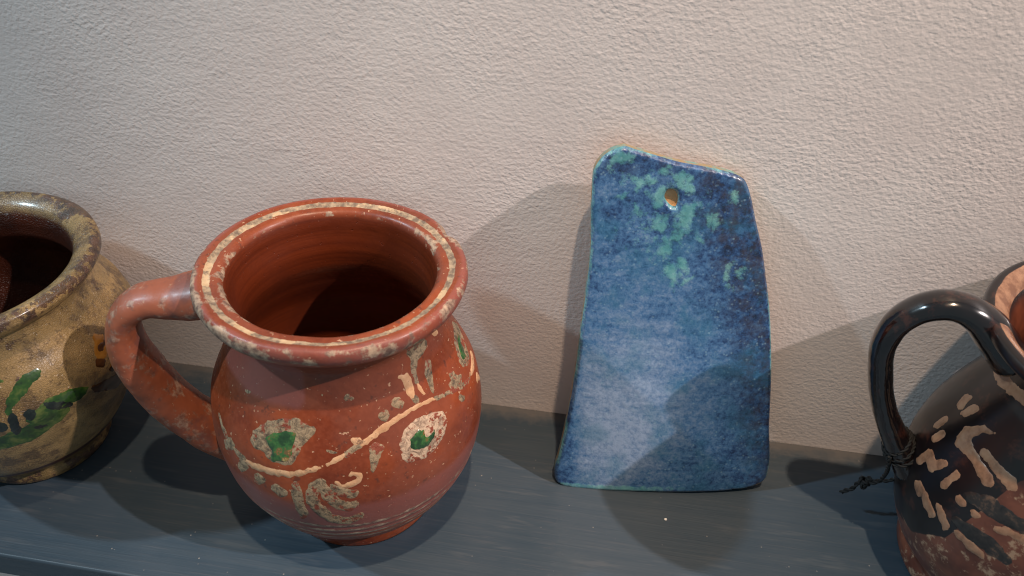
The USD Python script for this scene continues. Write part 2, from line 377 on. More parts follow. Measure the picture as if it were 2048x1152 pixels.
# ------------------------------------------------------------------ painted and slip-trailed decoration: (name, look, outline in degrees round the pot and millimetres of height)
MUG_DECOR = [
    ('slip_vine', 'cream', [(-118.6, 71.0),(-119.2, 69.7),(-118.8, 69.0),(-112.3, 69.2),(-103.6, 69.9),(-94.9, 71.5),(-87.7, 74.4),(-80.7, 78.0),(-80.3, 78.3),(-80.0, 79.0),(-80.2, 79.8),(-81.0, 80.1),(-88.4, 77.6),(-94.6, 75.5),(-101.8, 74.5),(-116.9, 72.3),(-117.5, 72.1)]),
    ('slip_vine', 'worn', [(-138.6, 80.2),(-138.6, 79.7),(-134.0, 75.9),(-130.2, 73.1),(-124.3, 71.2),(-119.0, 69.3),(-118.4, 69.4),(-116.9, 70.3),(-115.9, 71.7),(-115.8, 72.9),(-122.0, 74.3),(-127.5, 75.7),(-131.7, 78.2),(-137.2, 81.0),(-137.7, 80.9)]),
    ('slip_vine', 'cream', [(-71.7, 84.5),(-79.6, 80.7),(-80.0, 79.9),(-79.7, 79.1),(-79.3, 78.8),(-78.5, 78.8),(-75.3, 80.0),(-70.3, 82.1),(-69.7, 83.0),(-69.8, 83.6),(-70.5, 84.4)]),
    ('slip_vine', 'worn', [(-64.9, 87.3),(-65.4, 87.2),(-72.0, 84.3),(-72.5, 83.4),(-72.2, 82.4),(-71.2, 82.0),(-70.7, 82.0),(-64.3, 85.1),(-63.8, 85.9),(-63.8, 86.3),(-64.0, 86.8)]),
    ('slip_vine', 'cream', [(-36.6, 93.9),(-46.5, 93.2),(-56.5, 90.8),(-60.6, 89.2),(-65.5, 87.4),(-66.1, 86.5),(-65.9, 85.5),(-64.9, 85.0),(-64.3, 85.0),(-58.9, 86.9),(-45.1, 90.7),(-36.5, 91.5),(-26.2, 89.6),(-25.7, 89.8),(-25.2, 90.4),(-25.6, 91.4),(-26.7, 92.0)]),
    ('slip_vine', 'worn', [(-1.5, 83.6),(-9.8, 86.2),(-17.9, 89.1),(-26.1, 91.7),(-27.1, 91.7),(-27.6, 91.0),(-27.2, 90.2),(-26.2, 89.6),(-18.2, 87.0),(-9.8, 83.8),(-0.6, 81.2),(0.1, 82.0)]),
    ('slip_vine', 'cream', [(15.9, 84.0),(14.0, 85.0),(10.5, 84.2),(5.6, 83.5),(-1.4, 83.5),(-1.6, 82.9),(-0.8, 81.9),(1.3, 80.8),(9.2, 80.3),(14.8, 80.7),(17.6, 82.1)]),
    ('slip_dot', 'worn', [(-128.2, 75.8),(-129.6, 74.7),(-131.7, 71.9),(-132.1, 70.8),(-131.5, 67.3),(-130.5, 67.1),(-128.9, 67.8),(-127.2, 68.9),(-125.5, 70.3),(-124.1, 71.9),(-123.2, 73.4),(-122.9, 74.6),(-123.1, 75.5),(-125.9, 76.8)]),
    ('slip_dot', 'worn', [(-118.1, 72.7),(-119.2, 71.8),(-121.0, 69.4),(-121.8, 64.1),(-121.8, 62.9),(-121.1, 62.4),(-120.0, 62.6),(-118.5, 63.5),(-117.0, 64.7),(-115.8, 66.1),(-115.0, 67.6),(-114.6, 68.9),(-115.6, 72.8),(-116.2, 73.2)]),
    ('slip_dot', 'worn', [(-109.3, 68.7),(-111.2, 67.7),(-112.1, 66.7),(-113.1, 64.4),(-113.1, 63.5),(-111.1, 61.3),(-110.3, 61.2),(-109.1, 61.6),(-107.9, 62.5),(-106.9, 63.8),(-106.1, 65.1),(-105.8, 66.4),(-105.9, 67.4),(-106.4, 68.1)]),
    ('slip_dot', 'worn', [(-101.0, 67.0),(-101.9, 66.5),(-102.7, 65.6),(-103.5, 63.5),(-103.5, 62.6),(-100.7, 59.4),(-100.1, 59.0),(-99.2, 59.2),(-98.2, 59.8),(-97.4, 60.8),(-96.8, 62.0),(-96.4, 63.2),(-96.5, 64.2),(-96.8, 64.9),(-99.6, 66.9)]),
    ('slip_stroke', 'worn', [(-92.9, 70.8),(-93.5, 70.2),(-94.2, 68.5),(-94.4, 54.4),(-93.8, 47.9),(-93.2, 47.2),(-92.3, 47.2),(-91.3, 47.9),(-90.3, 49.2),(-89.5, 50.8),(-89.0, 52.4),(-88.9, 54.0),(-89.6, 58.7),(-90.6, 70.2),(-91.5, 71.1)]),
    ('slip_curl', 'worn', [(-82.8, 73.7),(-87.0, 69.9),(-87.6, 68.9),(-88.9, 60.9),(-88.9, 59.4),(-88.5, 58.1),(-86.1, 52.2),(-80.3, 46.5),(-73.7, 44.9),(-73.1, 45.0),(-67.7, 49.3),(-67.2, 50.8),(-67.2, 51.6),(-67.4, 52.4),(-68.1, 53.3),(-73.2, 51.0),(-78.1, 53.0),(-82.0, 58.4),(-83.5, 63.0),(-83.3, 66.8),(-80.8, 69.1),(-80.2, 70.1),(-79.9, 71.2),(-80.0, 72.3),(-80.4, 73.2),(-81.1, 73.8),(-81.9, 73.9)]),
    ('slip_curl', 'worn', [(-82.9, 72.1),(-83.3, 71.3),(-83.5, 70.4),(-82.7, 64.1),(-82.3, 62.9),(-77.5, 56.4),(-72.6, 54.6),(-71.8, 54.7),(-71.1, 55.4),(-68.8, 59.1),(-68.6, 60.6),(-69.1, 61.7),(-69.6, 61.9),(-71.9, 61.5),(-74.8, 63.0),(-78.1, 68.1),(-80.4, 72.2),(-81.6, 72.8)]),
    ('slip_curl', 'worn', [(-77.8, 71.4),(-78.6, 70.5),(-78.7, 69.3),(-76.6, 65.1),(-76.0, 64.5),(-71.0, 62.6),(-70.3, 62.7),(-69.6, 63.1),(-67.8, 65.3),(-67.7, 66.5),(-68.2, 67.5),(-70.4, 67.8),(-74.2, 69.2),(-76.9, 71.3)]),
    ('slip_curl', 'cream', [(-69.9, 76.9),(-71.5, 74.7),(-71.6, 74.2),(-71.4, 73.2),(-71.1, 72.9),(-70.3, 72.8),(-69.0, 74.0),(-68.2, 73.5),(-68.4, 73.1),(-70.9, 71.8),(-73.7, 71.2),(-76.1, 73.0),(-76.7, 73.0),(-77.1, 72.4),(-77.1, 71.3),(-74.8, 68.7),(-74.1, 68.2),(-70.3, 68.8),(-66.6, 70.3),(-66.2, 70.8),(-65.4, 74.0),(-65.6, 75.1),(-69.0, 77.1)]),
    ('slip_drop', 'worn', [(-59.3, 86.0),(-60.4, 85.6),(-61.1, 85.0),(-61.5, 84.1),(-62.3, 80.0),(-62.5, 74.8),(-62.4, 74.1),(-61.9, 73.7),(-61.1, 74.1),(-59.1, 78.6),(-56.6, 81.7),(-55.5, 82.7),(-55.2, 83.2),(-55.2, 83.9),(-55.9, 85.0),(-58.2, 86.0)]),
    ('slip_dot', 'cream', [(-65.2, 89.1),(-67.9, 89.3),(-68.4, 89.0),(-69.0, 88.1),(-68.7, 87.1),(-66.6, 85.6),(-65.9, 85.4),(-65.0, 85.4),(-64.3, 85.7),(-63.7, 86.2),(-63.4, 86.9),(-63.4, 87.6),(-63.8, 88.3),(-64.4, 88.8)]),
    ('slip_arc', 'cream', [(-59.5, 93.5),(-61.2, 93.1),(-61.3, 92.7),(-61.0, 92.6),(-59.5, 92.8),(-57.5, 91.6),(-57.0, 91.7),(-57.1, 92.1)]),
    ('slip_dot', 'worn', [(-49.9, 93.6),(-49.9, 94.6),(-50.2, 95.4),(-51.0, 96.1),(-52.0, 96.6),(-53.1, 96.7),(-54.2, 96.4),(-55.0, 95.9),(-55.5, 95.1),(-55.5, 94.2),(-55.1, 93.3),(-54.4, 92.6),(-53.4, 92.2),(-52.3, 92.1),(-51.3, 92.3),(-50.4, 92.9)]),
    ('slip_dot', 'worn', [(-42.0, 95.9),(-41.8, 96.9),(-42.1, 97.8),(-42.9, 98.6),(-44.0, 99.2),(-45.3, 99.4),(-46.5, 99.2),(-47.5, 98.7),(-48.1, 97.9),(-48.2, 97.0),(-47.9, 96.0),(-47.1, 95.2),(-46.0, 94.7),(-44.8, 94.5),(-43.6, 94.7),(-42.6, 95.2)]),
    ('slip_petal', 'cream', [(-39.8, 106.3),(-41.0, 106.0),(-41.5, 105.0),(-41.2, 104.4),(-40.1, 103.4),(-40.1, 101.3),(-38.9, 97.6),(-37.9, 95.8),(-37.2, 95.2),(-36.7, 95.0),(-35.7, 95.2),(-35.4, 95.5),(-34.0, 103.6),(-34.3, 104.4),(-35.1, 105.2),(-36.1, 105.8)]),
    ('slip_petal', 'worn', [(-35.8, 97.2),(-37.1, 97.4),(-37.9, 96.8),(-38.0, 96.4),(-37.6, 94.5),(-36.6, 93.6),(-35.8, 93.4),(-34.5, 93.7),(-34.0, 94.6),(-35.0, 96.5)]),
    ('slip_petal', 'worn', [(-35.2, 128.5),(-38.4, 127.5),(-38.5, 125.8),(-31.2, 109.0),(-33.3, 104.3),(-33.6, 100.1),(-32.9, 99.3),(-32.0, 99.2),(-31.3, 99.5),(-30.1, 103.4),(-27.0, 106.5),(-21.0, 107.9),(-17.6, 109.0),(-16.8, 109.5),(-16.6, 110.4),(-17.3, 111.6),(-32.0, 125.9),(-34.1, 128.0)]),
    ('slip_petal', 'cream', [(-32.3, 100.5),(-33.2, 100.4),(-33.5, 99.9),(-33.2, 96.8),(-31.7, 94.4),(-30.4, 94.0),(-29.7, 94.4),(-29.7, 95.0),(-30.9, 97.1),(-31.2, 99.9)]),
    ('slip_petal', 'worn', [(-21.5, 105.1),(-22.5, 105.2),(-23.7, 104.6),(-26.7, 100.5),(-27.4, 93.3),(-26.8, 92.6),(-26.2, 92.5),(-25.7, 92.7),(-22.7, 98.6),(-19.3, 102.4),(-19.2, 103.5),(-19.7, 104.2)]),
    ('slip_arc', 'cream', [(-16.0, 97.7),(-19.8, 97.4),(-21.7, 94.2),(-21.3, 93.7),(-20.7, 93.5),(-20.3, 93.6),(-18.3, 96.5),(-15.4, 96.8),(-15.4, 97.2)]),
    ('slip_dot', 'cream', [(-27.3, 129.0),(-28.5, 129.4),(-28.8, 128.6),(-10.4, 109.9),(-9.6, 108.6),(-8.7, 108.0),(-6.6, 107.2),(-5.0, 107.2),(-3.8, 108.9),(-25.4, 127.1)]),
    ('slip_blossom', 'worn', [(-13.7, 94.2),(-13.8, 91.2),(-16.6, 90.6),(-16.9, 87.4),(-12.7, 86.3),(-9.3, 83.2),(-8.7, 85.5),(-4.6, 87.8),(-8.9, 90.0),(-9.1, 92.8)]),
    ('slip_dot', 'cream', [(8.8, 76.5),(6.7, 78.2),(5.6, 78.6),(2.9, 77.3),(3.1, 76.3),(5.1, 74.0),(8.4, 71.1),(11.4, 69.0),(12.5, 72.3)]),
    ('slip_dot', 'worn', [(-11.8, 83.6),(-12.4, 84.0),(-13.4, 84.2),(-15.6, 82.7),(-15.6, 81.7),(-14.6, 80.5),(-13.1, 79.7),(-12.0, 79.9),(-11.0, 82.3)]),
    ('leaf_outline', 'worn', [(-114.1, 81.7),(-111.2, 79.3),(-106.7, 79.7),(-103.4, 77.1),(-93.1, 77.6),(-89.0, 85.0),(-85.8, 88.4),(-82.3, 92.5),(-87.3, 94.5),(-92.6, 95.6),(-100.1, 94.2),(-108.8, 90.3),(-113.2, 85.6)]),
    ('leaf_green', 'green', [(-107.9, 85.5),(-102.8, 81.4),(-104.3, 78.1),(-101.3, 77.1),(-94.5, 79.0),(-91.9, 82.2),(-92.6, 84.5),(-91.3, 88.6),(-91.8, 91.3),(-98.6, 90.7),(-103.8, 88.9)]),
    ('leaf_outline', 'pale', [(-49.7, 82.5),(-49.8, 76.0),(-47.5, 72.9),(-39.9, 71.5),(-33.0, 73.5),(-28.7, 76.1),(-25.4, 81.1),(-25.5, 85.1),(-31.9, 87.8),(-39.6, 88.8),(-46.4, 86.4)]),
    ('leaf_green', 'green', [(-45.8, 82.8),(-46.1, 79.3),(-44.0, 76.8),(-38.1, 75.9),(-33.8, 77.5),(-31.2, 82.3),(-32.5, 82.8),(-35.4, 81.0),(-37.0, 81.0),(-37.3, 84.3),(-40.3, 85.0)]),
    ('leaf_outline', 'worn', [(18.2, 98.6),(4.2, 97.1),(-1.7, 92.3),(-1.6, 88.3),(2.8, 85.7),(8.9, 85.0),(22.9, 90.2),(29.3, 92.4)]),
    ('leaf_green', 'green', [(15.3, 96.8),(6.5, 95.4),(2.3, 92.2),(0.6, 88.7),(5.8, 87.4),(14.1, 93.3)]),
    ('slip_chip', 'worn', [(-122.8, 99.1),(-123.6, 98.6),(-123.7, 98.1),(-121.9, 97.1),(-120.8, 97.0),(-119.4, 97.5),(-118.7, 98.3),(-119.0, 99.0),(-121.8, 99.3)]),
    ('slip_chip', 'worn', [(-66.1, 104.7),(-67.8, 104.8),(-69.1, 104.0),(-69.3, 102.8),(-68.9, 102.3),(-67.5, 101.7),(-63.9, 102.2),(-63.7, 102.5),(-63.8, 102.8)]),
    ('slip_chip', 'worn', [(-80.4, 104.7),(-81.3, 104.3),(-81.1, 103.6),(-80.5, 103.4),(-78.4, 103.6),(-78.2, 103.9),(-78.4, 104.2)]),
    ('slip_chip', 'worn', [(-78.0, 85.4),(-78.6, 85.2),(-78.8, 84.8),(-78.4, 84.2),(-75.1, 83.7),(-74.3, 84.2),(-74.2, 84.7),(-74.7, 85.1)]),
]
JUG_DECOR = [
    ('slip_stroke', 'slip', [(-193.4, 108.5),(-193.2, 107.5),(-192.1, 106.8),(-190.2, 106.4),(-188.0, 106.3),(-185.7, 106.7),(-164.3, 109.7),(-163.1, 109.9),(-162.0, 110.4),(-161.3, 111.2),(-160.9, 112.2),(-160.8, 113.3),(-161.2, 114.3),(-162.0, 114.9),(-163.2, 115.1),(-174.6, 113.2),(-187.6, 111.8),(-190.4, 110.8),(-192.5, 109.6)]),
    ('slip_dab', 'slip', [(-189.7, 95.1),(-190.2, 93.8),(-187.4, 88.9),(-185.6, 88.6),(-183.6, 89.3),(-182.9, 89.8),(-182.4, 91.1),(-185.1, 96.0),(-186.8, 96.3),(-187.8, 96.1)]),
    ('slip_dab', 'slip', [(-180.9, 97.0),(-181.4, 96.3),(-182.6, 90.6),(-181.5, 89.7),(-179.6, 89.7),(-178.6, 90.1),(-177.5, 91.2),(-175.9, 96.9),(-176.3, 97.5),(-177.9, 98.0),(-179.0, 97.9)]),
    ('slip_dab', 'slip', [(-186.4, 83.5),(-187.0, 82.2),(-187.1, 77.3),(-186.3, 76.4),(-184.5, 76.7),(-182.8, 77.8),(-182.4, 78.5),(-182.1, 83.9),(-183.0, 84.7),(-183.8, 84.8),(-184.8, 84.6)]),
    ('slip_dab', 'slip', [(-180.7, 80.4),(-181.2, 79.6),(-182.3, 74.8),(-181.5, 73.7),(-179.7, 73.8),(-178.8, 74.3),(-177.5, 75.8),(-176.5, 80.4),(-177.2, 81.5),(-178.0, 81.6),(-179.0, 81.5)]),
    ('slip_dab', 'slip', [(-178.0, 71.0),(-178.7, 69.9),(-180.7, 62.4),(-180.1, 60.9),(-178.1, 61.0),(-176.0, 62.7),(-175.3, 63.8),(-173.4, 70.9),(-174.1, 72.3),(-175.0, 72.6),(-176.0, 72.4)]),
    ('slip_dab', 'slip', [(-178.7, 69.9),(-179.0, 68.8),(-178.3, 67.2),(-172.0, 65.8),(-170.8, 66.0),(-169.6, 66.6),(-168.5, 67.6),(-167.8, 68.8),(-165.6, 74.4),(-166.3, 75.8),(-168.0, 76.1),(-169.6, 75.1),(-171.4, 72.4),(-176.0, 72.4),(-177.1, 71.9)]),
    ('slip_dab', 'slip', [(-162.3, 76.4),(-162.6, 72.2),(-163.7, 68.3),(-163.3, 66.7),(-161.9, 66.3),(-160.4, 67.3),(-159.9, 68.1),(-158.5, 76.1),(-159.0, 77.5),(-159.7, 77.8),(-161.2, 77.6)]),
    ('slip_stroke', 'slip', [(-172.5, 58.4),(-173.6, 56.3),(-173.4, 54.6),(-169.3, 52.6),(-167.4, 53.4),(-165.8, 55.6),(-165.3, 57.9),(-166.3, 59.1),(-170.2, 59.8),(-170.9, 59.7)]),
    ('slip_stroke', 'slip', [(-167.5, 58.0),(-167.8, 57.0),(-167.6, 55.4),(-163.1, 52.5),(-158.8, 51.5),(-158.2, 51.8),(-157.2, 53.2),(-156.9, 55.0),(-157.1, 55.7),(-160.9, 57.6),(-164.8, 60.1),(-166.2, 59.6)]),
    ('slip_stroke', 'slip', [(-159.1, 60.5),(-159.3, 59.1),(-159.0, 58.5),(-152.5, 53.4),(-151.2, 53.5),(-150.1, 55.0),(-149.8, 57.1),(-150.5, 58.4),(-153.3, 59.7),(-157.2, 61.8),(-158.2, 61.6)]),
    ('slip_dab', 'slip', [(-154.6, 71.7),(-155.3, 70.1),(-154.9, 68.6),(-154.3, 68.1),(-151.5, 68.0),(-150.3, 68.6),(-149.9, 69.3),(-149.8, 70.9),(-150.6, 72.0),(-153.3, 72.3)]),
    ('slip_dab', 'slip', [(-147.8, 71.5),(-148.6, 70.6),(-148.7, 69.4),(-148.4, 68.8),(-147.6, 68.3),(-144.7, 68.7),(-144.2, 69.1),(-143.8, 70.2),(-144.0, 71.4),(-144.9, 71.9)]),
    ('slip_leaf', 'slip', [(-165.7, 93.6),(-160.0, 96.7),(-160.0, 97.1),(-160.8, 97.5),(-168.3, 95.7),(-173.2, 90.7),(-173.9, 89.7),(-174.1, 88.7),(-172.3, 83.3),(-171.5, 82.6),(-170.3, 82.2),(-169.0, 82.3),(-167.7, 82.7),(-166.7, 83.5),(-166.0, 84.5),(-165.8, 85.6),(-167.1, 89.6)]),
    ('slip_leaf', 'slip', [(-170.2, 86.3),(-170.4, 85.2),(-170.0, 84.2),(-169.2, 83.4),(-168.0, 82.9),(-159.0, 83.4),(-150.1, 80.5),(-149.2, 80.7),(-148.3, 81.3),(-147.7, 82.1),(-147.5, 83.1),(-147.6, 84.0),(-148.1, 84.9),(-148.9, 85.5),(-152.1, 86.4),(-167.1, 88.6),(-168.4, 88.2),(-169.5, 87.4)]),
    ('slip_leaf', 'slip', [(-161.0, 90.1),(-160.9, 88.8),(-159.8, 87.9),(-151.9, 86.7),(-147.0, 86.2),(-143.3, 85.3),(-142.3, 85.4),(-141.4, 85.9),(-140.7, 86.7),(-140.4, 87.6),(-140.5, 88.7),(-141.0, 89.6),(-141.9, 90.2),(-142.9, 90.6),(-146.8, 90.7),(-151.8, 91.2),(-159.2, 91.2),(-159.9, 91.0)]),
    ('slip_smear', 'grey', [(-153.0, 75.4),(-153.8, 73.7),(-153.6, 72.8),(-152.6, 71.6),(-151.8, 71.4),(-137.0, 74.0),(-129.8, 75.0),(-129.0, 75.4),(-128.4, 76.2),(-128.1, 77.2),(-128.1, 78.3),(-128.5, 79.3),(-129.1, 80.1),(-130.0, 80.6),(-145.5, 80.3)]),
    ('slip_smear', 'grey', [(-151.8, 62.8),(-152.0, 61.3),(-151.3, 60.2),(-143.5, 59.2),(-128.5, 60.5),(-127.6, 61.4),(-127.4, 62.2),(-127.7, 63.7),(-128.6, 64.7),(-136.3, 67.1),(-143.7, 66.1),(-150.9, 63.9)]),
    ('slip_smear', 'slip', [(-148.0, 58.8),(-148.2, 57.3),(-147.6, 56.3),(-141.1, 55.3),(-135.8, 56.0),(-135.4, 56.3),(-135.0, 57.5),(-135.2, 58.8),(-135.5, 59.3),(-140.5, 60.7),(-147.2, 59.8)]),
    ('slip_smear', 'slip', [(-138.5, 72.3),(-138.7, 71.7),(-138.5, 70.4),(-138.1, 70.0),(-137.1, 69.8),(-132.8, 71.8),(-127.8, 72.1),(-127.0, 72.7),(-126.9, 73.9),(-127.1, 74.5),(-127.9, 75.2),(-133.4, 75.0),(-137.8, 73.1)]),
]
POT_DECOR = [
    ('g', 'green', [(-32.0, 86.0),(-38.5, 85.8),(-43.4, 83.3),(-48.2, 78.4),(-49.7, 75.5),(-49.7, 73.8),(-49.4, 73.1),(-48.3, 72.5),(-47.7, 72.8),(-41.8, 78.0),(-32.5, 83.2),(-31.5, 84.0),(-31.3, 85.1)]),
    ('g', 'green', [(-23.8, 71.5),(-30.0, 73.2),(-37.4, 72.6),(-42.9, 70.0),(-43.6, 69.3),(-44.2, 68.0),(-44.5, 66.4),(-44.4, 64.6),(-44.0, 62.9),(-43.4, 61.8),(-42.5, 61.3),(-36.3, 64.1),(-30.2, 64.6),(-23.6, 63.0),(-22.6, 63.0),(-19.3, 66.4),(-19.3, 67.5),(-19.8, 68.4)]),
    ('g', 'green', [(-37.4, 66.3),(-44.9, 64.2),(-51.5, 63.7),(-56.9, 60.9),(-58.6, 59.0),(-59.9, 55.5),(-59.9, 52.5),(-59.4, 51.7),(-53.3, 51.2),(-45.9, 50.9),(-36.5, 54.5),(-28.8, 58.6),(-28.3, 59.2),(-28.1, 61.6),(-28.7, 64.1),(-29.8, 65.3)]),
    ('g', 'green', [(-46.6, 88.2),(-47.5, 88.1),(-47.9, 87.8),(-48.3, 87.0),(-47.9, 86.3),(-45.2, 85.5),(-44.5, 85.8),(-44.2, 86.5),(-44.5, 87.1)]),
    ('k', 'dark', [(-51.8, 71.4),(-52.5, 71.5),(-53.8, 70.5),(-54.3, 69.5),(-54.5, 67.2),(-53.7, 65.4),(-51.9, 64.8),(-51.2, 65.2),(-50.1, 67.1),(-50.0, 69.3),(-50.3, 70.1)]),
    ('k', 'dark', [(-40.2, 68.0),(-39.9, 69.5),(-40.0, 70.8),(-40.5, 71.8),(-41.1, 72.5),(-41.9, 72.8),(-42.8, 72.5),(-43.5, 71.8),(-44.0, 70.8),(-44.3, 69.5),(-44.2, 68.1),(-43.8, 66.8),(-43.1, 65.9),(-42.3, 65.5),(-41.5, 65.9),(-40.7, 66.8)]),
    ('k', 'dark', [(-35.4, 72.6),(-36.4, 72.6),(-36.8, 72.3),(-37.3, 71.0),(-37.2, 70.2),(-37.0, 69.5),(-33.2, 64.1),(-27.8, 61.4),(-27.3, 61.4),(-26.7, 62.7),(-26.9, 64.7),(-27.6, 66.1),(-31.6, 70.1)]),
    ('k', 'dark', [(-46.9, 73.9),(-48.2, 73.9),(-49.1, 72.5),(-50.5, 64.1),(-50.6, 62.3),(-50.3, 60.8),(-49.7, 59.8),(-49.0, 59.5),(-48.1, 60.0),(-47.3, 61.2),(-46.8, 62.8),(-46.5, 64.6),(-46.0, 71.9),(-46.4, 73.5)]),
    ('k', 'dark', [(-38.6, 62.6),(-42.4, 64.1),(-42.9, 63.9),(-43.7, 62.2),(-43.8, 59.8),(-43.2, 58.0),(-39.4, 55.7),(-38.8, 55.9),(-38.2, 56.6),(-37.7, 59.1),(-37.8, 60.6)]),
    ('a', 'amber', [(-2.9, 83.5),(-4.0, 84.0),(-5.2, 84.2),(-6.4, 84.0),(-7.4, 83.5),(-11.2, 78.0),(-11.2, 76.6),(-10.7, 75.3),(-9.7, 74.1),(-8.5, 73.3),(-7.1, 73.0),(-5.9, 73.3),(-4.9, 74.1),(-2.1, 80.7),(-1.9, 81.7),(-2.2, 82.7)]),
    ('a', 'amber', [(-0.3, 70.5),(-1.9, 71.3),(-7.2, 69.3),(-7.8, 67.9),(-6.9, 65.7),(-5.1, 63.8),(-4.2, 63.4),(0.7, 66.2),(1.1, 67.7),(0.9, 68.7)]),
    ('b', 'brown', [(-1.2, 80.1),(-2.2, 80.5),(-7.8, 79.7),(-8.6, 78.7),(-8.3, 77.4),(-7.2, 76.4),(-6.5, 76.3),(-1.3, 78.0),(-0.7, 78.6)]),
    ('b', 'brown', [(-8.5, 71.5),(-8.2, 72.5),(-8.2, 73.6),(-8.6, 74.7),(-9.4, 75.6),(-10.3, 76.1),(-11.3, 76.3),(-12.2, 76.0),(-12.8, 75.4),(-13.2, 74.4),(-13.1, 73.4),(-12.7, 72.3),(-11.9, 71.3),(-11.0, 70.7),(-10.0, 70.5),(-9.1, 70.8)]),
    ('b', 'brown', [(-3.7, 67.4),(-4.9, 68.1),(-8.5, 67.8),(-8.8, 66.7),(-8.2, 65.0),(-6.3, 63.4),(-2.4, 63.5),(-2.3, 64.9)]),
    ('b', 'brown', [(19.1, 45.5),(-8.0, 62.0),(-17.6, 66.2),(-18.5, 64.9),(-18.1, 62.2),(-16.5, 59.4),(-3.7, 48.7),(-1.8, 47.7)]),
]



# ------------------------------------------------------------------ red clay mug
def clay_material(name, wear=0.0, gloss=0.34, masked=True):
    g = G()
    blot = g.noise(38, 4, 0.6)
    fine = g.noise(420, 3, 0.6)
    col = g.mix(g.step(blot, 0.36, 0.66), lin(108, 44, 19), lin(142, 66, 31))
    col = g.mix(g.math("multiply", g.step(g.noise(17, 2, vec=g.stretch(1, 1, 1.6)), 0.50, 0.66), 0.5), col, lin(92, 44, 30))
    col = g.mix(g.math("multiply", g.step(fine, 0.42, 0.70), 0.25), col, lin(156, 82, 54))
    film = g.step(g.noise(21, 3, 0.6, g.stretch(1.0, 1.0, 1.5)), 0.47, 0.56)
    col = g.mix(g.math("multiply", film, 0.40), col, lin(114, 67, 54))  # reflected sheen put into the clay colour as random patches
    grey = g.noise(170, 4, 0.65)
    pale = g.noise(310, 4, 0.65)
    pit = g.step(g.noise(520, 2, 0.6), 0.675, 0.72)
    col = g.mix(g.math("multiply", pit, 0.55), col, lin(214, 176, 142))
    dark = g.step(g.noise(230, 3, 0.65), 0.62, 0.70)
    col = g.mix(g.math("multiply", dark, 0.6), col, lin(70, 44, 36))
    rough = g.add("map_range", "result", value=blot, from_min=0.3, from_max=0.7, to_min=gloss, to_max=gloss + 0.14)
    if masked:
        r, gg, b = g.attr("masks")
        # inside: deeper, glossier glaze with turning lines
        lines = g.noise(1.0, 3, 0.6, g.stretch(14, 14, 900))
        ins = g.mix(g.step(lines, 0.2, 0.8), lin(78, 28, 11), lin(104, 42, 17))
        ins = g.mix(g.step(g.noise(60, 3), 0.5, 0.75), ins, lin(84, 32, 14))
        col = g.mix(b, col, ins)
        # cream slip on the lip, chipped down to grey
        cm = g.math("multiply", r, 1.0)
        sheen_dust = g.step(g.math("add", g.math("multiply", r, -1.0), g.math("multiply", g.math("subtract", g.noise(55, 4, 0.65), 0.5), 0.6)), 0.30, 0.62)
        col = g.mix(g.math("multiply", sheen_dust, 0.62), col, lin(132, 78, 72))  # lavender reflected sheen painted into the colour, plus dust on the lip
        chip = g.step(g.noise(62, 4, 0.72), 0.52, 0.57)
        cream = g.mix(g.step(pale, 0.35, 0.7), lin(176, 146, 112), lin(196, 170, 136))
        cream = g.mix(chip, g.mix(g.step(pale, 0.4, 0.6), lin(108, 92, 78), lin(162, 140, 114)), cream)
        edge = g.step(g.math("add", cm, g.math("multiply", g.math("subtract", g.noise(260, 3), 0.5), 0.9)), 0.42, 0.55)
        col = g.mix(edge, col, cream)
        wmask = g.step(g.math("add", gg, g.math("multiply", g.math("subtract", grey, 0.5), 1.5)), 0.46, 0.60)
        wcol = g.mix(g.step(pale, 0.38, 0.64), lin(96, 80, 70), lin(182, 160, 136))
        col = g.mix(g.math("multiply", wmask, 0.85), col, wcol)
        rough = g.add("mix_float", "result", fac=wmask, a=rough, b=0.7)
    if wear:
        col = g.mix(0.6, col, lin(148, 86, 62))
        wm = g.step(grey, 0.54, 0.64)
        col = g.mix(g.math("multiply", wm, 0.7), col, g.mix(g.step(pale, 0.38, 0.64), lin(92, 66, 58), lin(172, 146, 126)))
        wm2 = g.step(g.noise(48, 4, 0.6), 0.55, 0.64)
        col = g.mix(g.math("multiply", wm2, 0.65), col, lin(98, 62, 58))
    hgt = g.math("add", g.math("multiply", fine, 0.6), g.math("add", blot, g.math("multiply", pit, -0.8)))
    nrm = g.bump(hgt, 0.00035, 0.5)
    return g.out(name, base_color=col, roughness=rough, specular_ior_level=0.38, coat_weight=0.10, coat_roughness=0.24, normal=nrm)


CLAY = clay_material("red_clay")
CLAY_HANDLE = clay_material("red_clay_worn", wear=1.0, gloss=0.42, masked=False)

g = G()
sp = g.noise(330, 4, 0.7)
col = g.mix(g.step(sp, 0.36, 0.62), lin(178, 134, 98), lin(198, 157, 120))
col = g.mix(g.step(g.noise(210, 4, 0.7), 0.60, 0.66), col, lin(126, 96, 74))
CREAM = g.out("cream_slip", base_color=col, roughness=0.42, normal=g.bump(sp, 0.0004, 0.6))
def worn(name, lo, hi, dark):
    g = G()
    a = g.noise(300, 5, 0.75, dist=0.6)
    col = g.ramp(a, (0.33, lin(*dark)), (0.45, lin(*lo)), (0.56, lin(*hi)), (0.68, lin(*lo)))
    col = g.mix(g.step(g.noise(170, 4, 0.7), 0.535, 0.58), col, lin(124, 58, 38))
    return g.out(name, base_color=col, roughness=0.66, normal=g.bump(a, 0.0009, 0.8))
WORN = worn("worn_slip", (108, 92, 72), (154, 132, 104), (52, 42, 35))
PALE = worn("pale_worn_slip", (150, 126, 106), (196, 170, 144), (84, 62, 52))
g = G()
a = g.noise(160, 4, 0.65)
col = g.ramp(a, (0.28, lin(14, 40, 20)), (0.45, lin(34, 66, 34)), (0.54, lin(52, 96, 46)), (0.60, lin(112, 76, 44)), (0.70, lin(176, 160, 100)))
